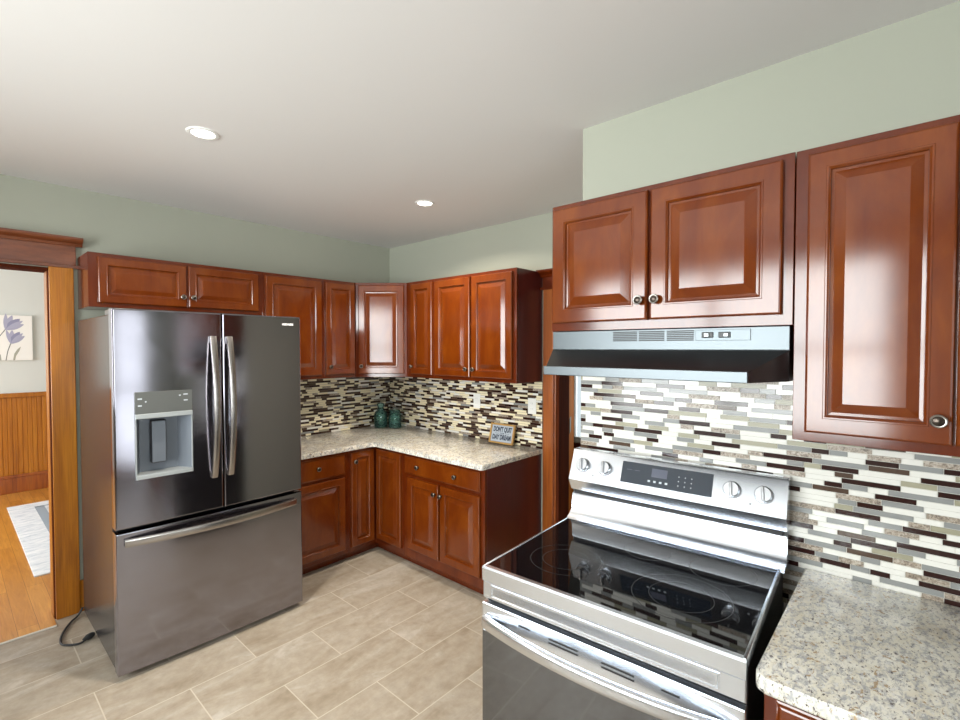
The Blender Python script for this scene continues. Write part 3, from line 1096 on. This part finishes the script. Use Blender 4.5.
fobj('control_panel', bm, M['disp_panel'], dp)
for cx, cz, w in ((-2.232, 1.345, 0.018), (-2.232, 1.312, 0.016), (-2.208, 1.330, 0.006), (-2.062, 1.352, 0.008), (-2.036, 1.356, 0.020), (-2.036, 1.326, 0.018)):
    bm = bmesh.new(); box(bm, cx - w / 2, cx + w / 2, yd - 0.0068, yd - 0.0055, cz - 0.003, cz + 0.003)
    fobj('panel_mark', bm, M['mark'], dp)
bm = bmesh.new(); box(bm, hx0 - 0.004, hx1 + 0.004, yd - 0.012, yd + 0.006, 1.248, 1.272, 0, 0.003)
fobj('nozzle_bar', bm, M['silver'], dp)
bm = bmesh.new()
box(bm, hx0 - 0.004, hx0 + 0.001, yd - 0.004, yd + 0.008, 0.955, 1.25); box(bm, hx1 - 0.001, hx1 + 0.004, yd - 0.006, yd + 0.008, 0.955, 1.25)
box(bm, hx0 - 0.004, hx1 + 0.004, yd - 0.010, yd + 0.01, 0.955, 0.972, 0, 0.002)
box(bm, hx0, hx1, yd, -0.89, 0.968, 0.976)
fobj('drip_tray', bm, M['silver'], dp)
bm = bmesh.new()
box(bm, -2.178, -2.112, -0.925, -0.890, 1.018, 1.232, 1, 0.006)
box(bm, -2.175, -2.115, -0.929, -0.90, 1.022, 1.228, 0, 0.004)
fobj('paddle', bm, [M['disp_recess'], M['black']], dp)


def text_bm(body, size, extrude=0.0004, align='CENTER', sx=1.0, bold=0.0):
    cu = bpy.data.curves.new('lettering', 'FONT')
    cu.body = body; cu.size = size; cu.extrude = extrude; cu.align_x = align; cu.align_y = 'CENTER'
    cu.resolution_u = 3
    cu.offset = bold
    t = bpy.data.objects.new('lettering', cu)
    COL.objects.link(t)
    bpy.context.view_layer.update()
    me = bpy.data.meshes.new_from_object(t.evaluated_get(bpy.context.evaluated_depsgraph_get()))
    b = bmesh.new(); b.from_mesh(me)
    bpy.data.objects.remove(t); bpy.data.curves.remove(cu); bpy.data.meshes.remove(me)
    b.transform(Matrix.Diagonal((sx, 1, 1, 1)))
    return b


t = text_bm('FRIGIDAIRE', 0.0165, 0.0005, 'CENTER', 1.0, 0.0008)
xb = -1.496
t.transform(Matrix.Translation((xb, yfront(xb) - 0.0006, 1.730)) @ Matrix.Rotation(math.radians(0), 4, 'Z') @ Matrix.Rotation(PI / 2, 4, 'X'))
box(t, xb - 0.062, xb - 0.058, yfront(xb) - 0.002, yfront(xb) + 0.004, 1.718, 1.744)
fobj('badge', t, plain('white_badge', (0.9, 0.9, 0.9), 0.3), fr)

# power cord
bm = bmesh.new()
cp = [(-2.330, -0.075, 0.05), (-2.36, -0.09, 0.012), (-2.395, -0.13, 0.008), (-2.437, -0.22, 0.008), (-2.462, -0.31, 0.008), (-2.458, -0.375, 0.008), (-2.405, -0.425, 0.008), (-2.362, -0.405, 0.009), (-2.335, -0.390, 0.009)]


def smooth_path(p, n=8):
    p = [Vector(q) for q in p]
    q = [p[0]] + p + [p[-1]]
    out = []
    for i in range(1, len(q) - 2):
        for k in range(n):
            t = k / n
            a, b, c, d = q[i - 1], q[i], q[i + 1], q[i + 2]
            out.append(0.5 * ((2 * b) + (c - a) * t + (2 * a - 5 * b + 4 * c - d) * t * t + (3 * b - 3 * c + d - a) * t ** 3))
    out.append(p[-1])
    return out


tube(bm, smooth_path(cp), 0.0055, 0.0055, 8)
crd = obj('power_cord', bm, M['rubber'], None, True)
tag(crd, 'black power cord looping on the floor beside the refrigerator', 'cord')
bm = bmesh.new()
lathe(bm, [(0, -0.035), (0.006, -0.034), (0.010, -0.024), (0.015, -0.012), (0.016, 0.006), (0.013, 0.018), (0.007, 0.026), (0, 0.027)], 14,
      Matrix.Translation((-2.352, -0.400, 0.017)) @ Matrix.Rotation(0.5, 4, 'Z') @ Matrix.Rotation(PI / 2, 4, 'Y'))
obj('plug', bm, M['rubber'], crd, True)

# ------------------------------------------------------------------ range
th = math.radians(3.2)
rg = empty('range', (-1.6912, -3.0784, 0), -PI / 2 + th)     # local x = along the front, local +y = to the wall
tag(rg, 'stainless electric range with black glass cooktop and four-knob backguard', 'range')
HWR, ZK, YR = 0.3755, 0.893, 0.672
bm = bmesh.new()
box(bm, -HWR + 0.004, HWR - 0.004, 0.02, YR - 0.01, 0.035, ZK - 0.022, 0, 0.002)
obj('body', bm, M['black'], rg)
for sx in (-0.32, 0.32):
    for sy in (0.06, 0.58):
        bm = bmesh.new(); lathe(bm, [(0, 0), (0.02, 0), (0.02, 0.01), (0.012, 0.016), (0.012, 0.04), (0, 0.04)], 12, Matrix.Translation((sx, sy, 0)))
        obj('foot', bm, M['black'], rg)
bm = bmesh.new()     # steel surround: front lip and raised side rims
prism(bm, [(-0.004, ZK - 0.046), (-0.006, ZK - 0.006), (-0.002, ZK), (0.012, ZK), (0.012, ZK - 0.046)], -HWR, HWR, 'x')
box(bm, -HWR, -HWR + 0.008, 0.0, 0.56, ZK - 0.03, ZK + 0.001, 0, 0.002)
box(bm, HWR - 0.008, HWR, 0.0, 0.56, ZK - 0.03, ZK + 0.001, 0, 0.002)
obj('cooktop_frame', bm, M['steel_bright'], rg, True)
bm = bmesh.new(); box(bm, -HWR + 0.008, HWR - 0.008, 0.012, 0.60, ZK - 0.02, ZK - 0.001)
obj('cooktop_glass', bm, M['blackglass'], rg)


def ringmesh(cx, cy, radii):
    bm = bmesh.new()
    for r in radii:
        n = 64
        a = [bm.verts.new((cx + (r - 0.0009) * math.cos(2 * PI * i / n), cy + (r - 0.0009) * math.sin(2 * PI * i / n), ZK - 0.0006)) for i in range(n)]
        b = [bm.verts.new((cx + (r + 0.0009) * math.cos(2 * PI * i / n), cy + (r + 0.0009) * math.sin(2 * PI * i / n), ZK - 0.0006)) for i in range(n)]
        for i in range(n):
            bm.faces.new((a[i], a[(i + 1) % n], b[(i + 1) % n], b[i]))
    obj('burner_ring', bm, M['ring'], rg)


ringmesh(-0.190, 0.205, (0.115, 0.075))
ringmesh(0.178, 0.195, (0.132, 0.085))
ringmesh(0.0, 0.440, (0.075,))
ringmesh(0.235, 0.435, (0.095,))
# backguard: flared foot, face, slot, slanted control head
bm = bmesh.new()
z0 = ZK - 0.004
prof = [(0.545, z0), (0.556, z0 + 0.004), (0.575, z0 + 0.012), (0.592, z0 + 0.024), (0.602, z0 + 0.040), (0.607, 0.978), (0.607, 0.984), (0.668, 0.984), (0.668, z0)]
prism(bm, prof, -HWR - 0.001, HWR + 0.012, 'x')
obj('backguard', bm, M['steel_bright'], rg, True)
bm = bmesh.new(); box(bm, -HWR + 0.002, HWR - 0.002, 0.617, 0.664, 0.982, 1.006)
obj('vent_slot', bm, M['darkgap'], rg)
bm = bmesh.new()
Pb, Pt = Vector((0, 0.574, 1.050)), Vector((0, 0.622, 1.164))
prof = [(0.607, 1.002), (0.598, 1.004), (0.578, 1.040), (0.574, 1.050), (0.6195, 1.160), (0.624, 1.166), (0.632, 1.168), (0.668, 1.166), (0.668, 1.002)]
prism(bm, prof, -HWR - 0.001, HWR + 0.012, 'x')
ch = obj('control_panel', bm, M['steel_bright'], rg, True)
sl = (Pt - Pb).normalized()
nrm = Vector((0, -sl.z, sl.y))


def on_panel(u, s, out=0.0):
    return Pb + sl * s + nrm * out + Vector((u, 0, 0))


def panel_mat(u, s, out=0.0):
    m = Matrix((Vector((1, 0, 0)), sl, nrm)).transposed().to_4x4()
    m.translation = on_panel(u, s, out)
    return m


bm = bmesh.new(); box(bm, -0.160, 0.167, -0.0405, 0.0405, -0.004, 0.0015)
bm.transform(panel_mat(0, 0.066))
obj('display', bm, M['display'], ch)
bm = bmesh.new(); box(bm, -0.045, 0.012, -0.004, 0.028, 0.0012, 0.0019)
bm.transform(panel_mat(0, 0.066)); obj('screen', bm, M['lcd'], ch)
def mark(parent, mtx, x0, x1, z0, z1, mat, nm='printed_mark'):
    bm = bmesh.new(); box(bm, x0, x1, z0, z1, 0.0, 0.0020)
    bm.transform(mtx); obj(nm, bm, mat, parent)


pmx = panel_mat(0, 0.066)
for i in range(4):
    mark(ch, pmx, -0.056 + i * 0.021, -0.047 + i * 0.021, -0.024, -0.017, M['mark'], 'button_mark')
for i in range(3):
    for j in range(3):
        mark(ch, pmx, 0.052 + i * 0.022, 0.055 + i * 0.022, -0.022 + j * 0.016, -0.019 + j * 0.016, M['mark'], 'button_mark')
for i in range(2):
    mark(ch, pmx, -0.140 + i * 0.030, -0.120 + i * 0.030, 0.010, 0.012, M['lcd'], 'button_mark')
for u in (-0.322, -0.228, 0.228, 0.322):
    bm = bmesh.new()
    m = panel_mat(u, 0.064, 0.0)
    lathe(bm, [(0, 0), (0.0285, 0), (0.0285, 0.004), (0.026, 0.006)], 32, m, 1)
    lathe(bm, [(0.026, 0.006), (0.0255, 0.020), (0.023, 0.024), (0.0, 0.0245)], 32, m, 0)
    k = obj('control_knob', bm, [M['steel'], M['greymark']], ch, True)
    bm = bmesh.new(); box(bm, -0.0042, 0.0042, -0.0245, 0.0245, 0.022, 0.034, 0, 0.002)
    box(bm, -0.0008, 0.0008, 0.004, 0.022, 0.0335, 0.0345, 1)
    bm.transform(m @ Matrix.Rotation(0.12, 4, 'Z'))
    kk = obj('grip', bm, [M['steel'], M['black']], None)
    kk.data.materials[0] = M['steel']
    # merge the grip into the knob mesh so that the knob stays one sub-part
    b1 = bmesh.new(); b1.from_mesh(k.data); b1.from_mesh(kk.data)
    b1.to_mesh(k.data); b1.free(); bpy.data.objects.remove(kk)
for u, s in ((-0.265, 0.098), (-0.175, 0.098), (-0.275, 0.028), (0.178, 0.098), (0.268, 0.098), (0.285, 0.028)):
    mark(ch, panel_mat(0, 0, -0.0014), u - 0.003, u + 0.003, s - 0.003, s + 0.003, M['greymark'])

# front: fascia, door with window, bowed handle, storage drawer
bm = bmesh.new()
panel_loops(bm, -HWR, HWR, 0.790, ZK - 0.047, 0.02, [(0, 0), (0, 0.018), (0.003, 0.021), (0.012, 0.021)])
bm2 = bmesh.new()
panel_loops(bm2, -HWR + 0.032, HWR - 0.055, 0.799, 0.838, -0.0005, [(0, 0), (0.0005, 0.0035), (0.003, 0.0035), (0.006, -0.0), (0.008, 0.0005)])
merge(bm, bm2)
obj('front_fascia', bm, M['steel_bright'], rg)
bm = bmesh.new()
ZD = 0.778
box(bm, -HWR, HWR, -0.006, 0.018, 0.690, ZD, 0, 0.003)
box(bm, -HWR, HWR, 0.0, 0.018, 0.235, 0.690, 0)
od = obj('oven_door', bm, M['steel_bright'], rg)
bm = bmesh.new(); box(bm, -HWR + 0.001, HWR - 0.001, -0.006, 0.001, 0.238, 0.690, 0, 0.002)
obj('oven_window', bm, M['ovenglass'], od)
for u0, u1, zs in ((-0.235, -0.194, (0.750,)), (-0.130, -0.037, (0.749, 0.738)), (0.032, 0.122, (0.747, 0.735)), (0.190, 0.235, (0.744,))):
    for z in zs:
        bm = bmesh.new(); box(bm, u0, u1, -0.0072, -0.004, z - 0.0022, z + 0.0022)
        obj('vent_slit', bm, M['darkgap'], od)
bm = bmesh.new()
pts = []
for i in range(41):
    t = i / 40
    pts.append((-0.360 + 0.72 * t, -0.012 - 0.046 * math.sin(PI * t) ** 0.75, 0.722))
tube(bm, pts, 0.012, 0.020, 16, Vector((0, 0, 1)), 0, 0.4)
for u in (-0.352, 0.352):
    box(bm, u - 0.012, u + 0.012, -0.024, -0.002, 0.704, 0.740, 0, 0.004)
obj('handle', bm, M['steel'], od, True)
bm = bmesh.new(); box(bm, -HWR, HWR, -0.004, 0.018, 0.060, 0.228, 0, 0.004)
obj('storage_drawer', bm, M['steel_bright'], rg)

# ------------------------------------------------------------------ range hood
hd = empty('range_hood', (XC, -3.078, 1.497))
tag(hd, 'black and steel range hood under the short cabinet above the range', 'range hood')
# local: x = world y offset from centre handled directly in world axes
HH = 0.388
bm = bmesh.new()
zt, zm, zl, zb2 = 1.6525 - 1.497, 1.584 - 1.497, 1.525 - 1.497, 0.0
xf, xl = -0.306, -0.470
box(bm, xf, -0.010, -HH, HH, zm, zt, 0, 0.002)
obj('vent_housing', bm, M['steel_hood'], hd)
bm = bmesh.new()
hl = 0.317
v = [(-0.010, -HH, zm), (-0.010, HH, zm), (xf, HH, zm), (xf, -HH, zm), (xl + 0.012, hl, zl), (xl + 0.012, -hl, zl), (-0.010, -HH, 0), (-0.010, HH, 0), (xf, HH, 0), (xf, -HH, 0), (xl + 0.012, hl, 0), (xl + 0.012, -hl, 0)]
v = [bm.verts.new(c) for c in v]
for f in ((0, 1, 2, 3), (3, 2, 4, 5), (6, 9, 8, 7), (9, 11, 10, 8), (0, 3, 9, 6), (3, 5, 11, 9), (1, 7, 8, 2), (2, 8, 10, 4), (4, 10, 11, 5), (0, 6, 7, 1)):
    bm.faces.new([v[i] for i in f])
obj('visor', bm, M['hood_black'], hd)
bm = bmesh.new(); box(bm, xl, xl + 0.030, -hl - 0.004, hl + 0.004, 0.0, zl + 0.003, 0, 0.002)
obj('lip', bm, M['steel_hood'], hd)
bm = bmesh.new()
zc = 1.630 - 1.497
for a, b2 in ((0.139, 0.052), (0.046, -0.040), (-0.048, -0.132)):
    for i in range(6):
        z = zc - 0.0145 + i * 0.0058
        box(bm, xf - 0.0012, xf + 0.002, b2, a, z - 0.0019, z + 0.0019)
obj('louvers', bm, M['darkgap'], hd)
bm = bmesh.new(); box(bm, xf - 0.0025, xf + 0.001, -0.291, -0.137, zc - 0.017, zc + 0.016, 0, 0.001)
obj('switch_plate', bm, M['steel_hood'], hd)
for yy in (-0.173, -0.221):
    bm = bmesh.new()
    box(bm, xf - 0.0045, xf - 0.001, yy - 0.017, yy + 0.017, zc - 0.009, zc + 0.009, 0, 0.002)
    box(bm, xf - 0.010, xf - 0.003, yy - 0.006 if yy > -0.2 else yy - 0.012, yy + 0.009 if yy > -0.2 else yy + 0.002, zc - 0.006, zc + 0.006, 1, 0.002)
    obj('switch', bm, [M['black'], M['silver']], hd)

# ------------------------------------------------------------------ small things
def outlet(y, label):
    r = empty('wall_outlet', (-0.0085, y, 1.168))
    tag(r, label, 'outlet', 'outlets on the far backsplash')
    bm = bmesh.new(); box(bm, -0.005, 0, -0.036, 0.036, -0.058, 0.058, 0, 0.002)
    obj('cover_plate', bm, M['white'], r)
    for dz in (0.02, -0.02):
        bm = bmesh.new(); box(bm, -0.0065, -0.004, -0.016, 0.016, dz - 0.014, dz + 0.014, 0, 0.001)
        box(bm, -0.0068, -0.006, -0.008, -0.006, dz - 0.004, dz + 0.006, 1); box(bm, -0.0068, -0.006, 0.006, 0.008, dz - 0.004, dz + 0.006, 1)
        obj('socket', bm, [M['white'], M['greymark']], r)


outlet(-1.135, 'white outlet plate on the far mosaic, the one nearer the corner')
outlet(-1.676, 'white outlet plate on the far mosaic, beside the orange door casing')

# sign leaning on the backsplash
sg = empty('sign', (-0.075, -1.435, ZCT + 0.001))
sg.rotation_euler = (0, math.radians(14), R90)
sg.rotation_mode = 'XYZ'
sg.matrix_world = Matrix.Translation((-0.068, -1.435, ZCT + 0.004)) @ Matrix.Rotation(R90 + 0.04, 4, 'Z') @ Matrix.Rotation(math.radians(-14), 4, 'X')
tag(sg, 'small framed lettered sign leaning on the mosaic below the outlets', 'sign')
SW, SH = 0.112, 0.150
bm = bmesh.new()
f = 0.013
box(bm, -SW, SW, -0.018, 0, 0, f, 0, 0.0015); box(bm, -SW, SW, -0.018, 0, SH - f, SH, 0, 0.0015)
box(bm, -SW, -SW + f, -0.018, 0, f, SH - f, 0, 0.0015); box(bm, SW - f, SW, -0.018, 0, f, SH - f, 0, 0.0015)
obj('frame', bm, M['signframe'], sg)
bm = bmesh.new(); box(bm, -SW + f, SW - f, -0.010, -0.002, f, SH - f)
obj('board', bm, M['signboard'], sg)
for body, size, z, sx in (("DON'T QUIT", 0.050, 0.105, 0.66), ('YOUR', 0.016, 0.076, 0.9), ('DAY DREAM', 0.050, 0.046, 0.64)):
    t = text_bm(body, size, 0.0004, 'CENTER', sx, 0.0022 if size > 0.03 else 0.0)
    xs = [v.co.x for v in t.verts]
    wd = max(xs) - min(xs)
    if wd > 0.17:
        t.transform(Matrix.Diagonal((0.17 / wd, 1, 1, 1)))
    t.transform(Matrix.Translation((0, -0.0106, z)) @ Matrix.Rotation(PI / 2, 4, 'X'))
    if body == 'YOUR':
        box(t, -0.065, -0.028, -0.0108, -0.0102, z - 0.001, z + 0.001); box(t, 0.028, 0.065, -0.0108, -0.0102, z - 0.001, z + 0.001)
    obj('lettering', t, M['signtext'], sg)


# teal glass jars
def jar(name, label, x, y, prof, lid, kr=1.13, kh=1.2):
    prof = [(a * kr, b * kh) for a, b in prof]
    lid = [(a * kr, b * kh) for a, b in lid]
    r = empty(name, (x, y, ZCT + 0.0008))
    tag(r, label, 'jar', 'teal glass jars in the counter corner')
    bm = bmesh.new()
    lathe(bm, prof, 28)
    obj('jar_body', bm, M['jar_glass'], r, 'all')
    bm = bmesh.new(); lathe(bm, lid, 28)
    obj('lid', bm, M['jar_glass'], r, 'all')


jar('glass_jar', 'taller teal glass jar with stopper in the counter corner', -0.200, -0.120,
    [(0, 0.004), (0.048, 0.003), (0.052, 0.010), (0.053, 0.095), (0.046, 0.115), (0.030, 0.130), (0.026, 0.138), (0.030, 0.142), (0.026, 0.146), (0.024, 0.138), (0.043, 0.112), (0.049, 0.092), (0.049, 0.012), (0, 0.010)],
    [(0.0, 0.144), (0.024, 0.146), (0.022, 0.155), (0.030, 0.165), (0.030, 0.178), (0.022, 0.186), (0.0, 0.188)])
jar('glass_jar', 'shorter teal glass jar with lid in the counter corner', -0.135, -0.245,
    [(0, 0.004), (0.040, 0.003), (0.044, 0.010), (0.045, 0.080), (0.040, 0.096), (0.034, 0.102), (0.034, 0.110), (0.031, 0.110), (0.031, 0.101), (0.037, 0.093), (0.041, 0.078), (0.041, 0.012), (0, 0.010)],
    [(0.0, 0.110), (0.036, 0.110), (0.037, 0.122), (0.034, 0.128), (0.0, 0.129)], 1.28, 1.28)


# recessed ceiling lamps
def downlight(x, y, label):
    r = empty('recessed_light', (x, y, ZC))
    tag(r, label, 'ceiling light', 'recessed ceiling lights')
    bm = bmesh.new(); lathe(bm, [(0.046, -0.003), (0.050, -0.006), (0.062, -0.005), (0.066, -0.0005)], 40)
    obj('trim_ring', bm, M['white'], r, True)
    bm = bmesh.new(); lathe(bm, [(0.0, -0.0035), (0.046, -0.003)], 40)
    obj('diffuser', bm, M['lampglow'], r, True)
    d = bpy.data.lights.new('recessed_lamp', 'AREA'); d.shape = 'DISK'; d.size = 0.09; d.energy = 18
    d.color = (1.0, 0.9, 0.76); d.spread = math.radians(150)
    o = bpy.data.objects.new('recessed_lamp', d); COL.objects.link(o); o.parent = r; o.location = (0, 0, -0.012)


downlight(-2.074, -1.371, 'round recessed ceiling light above the refrigerator, left of the two')
downlight(-0.736, -1.332, 'round recessed ceiling light near the far corner, right of the two')
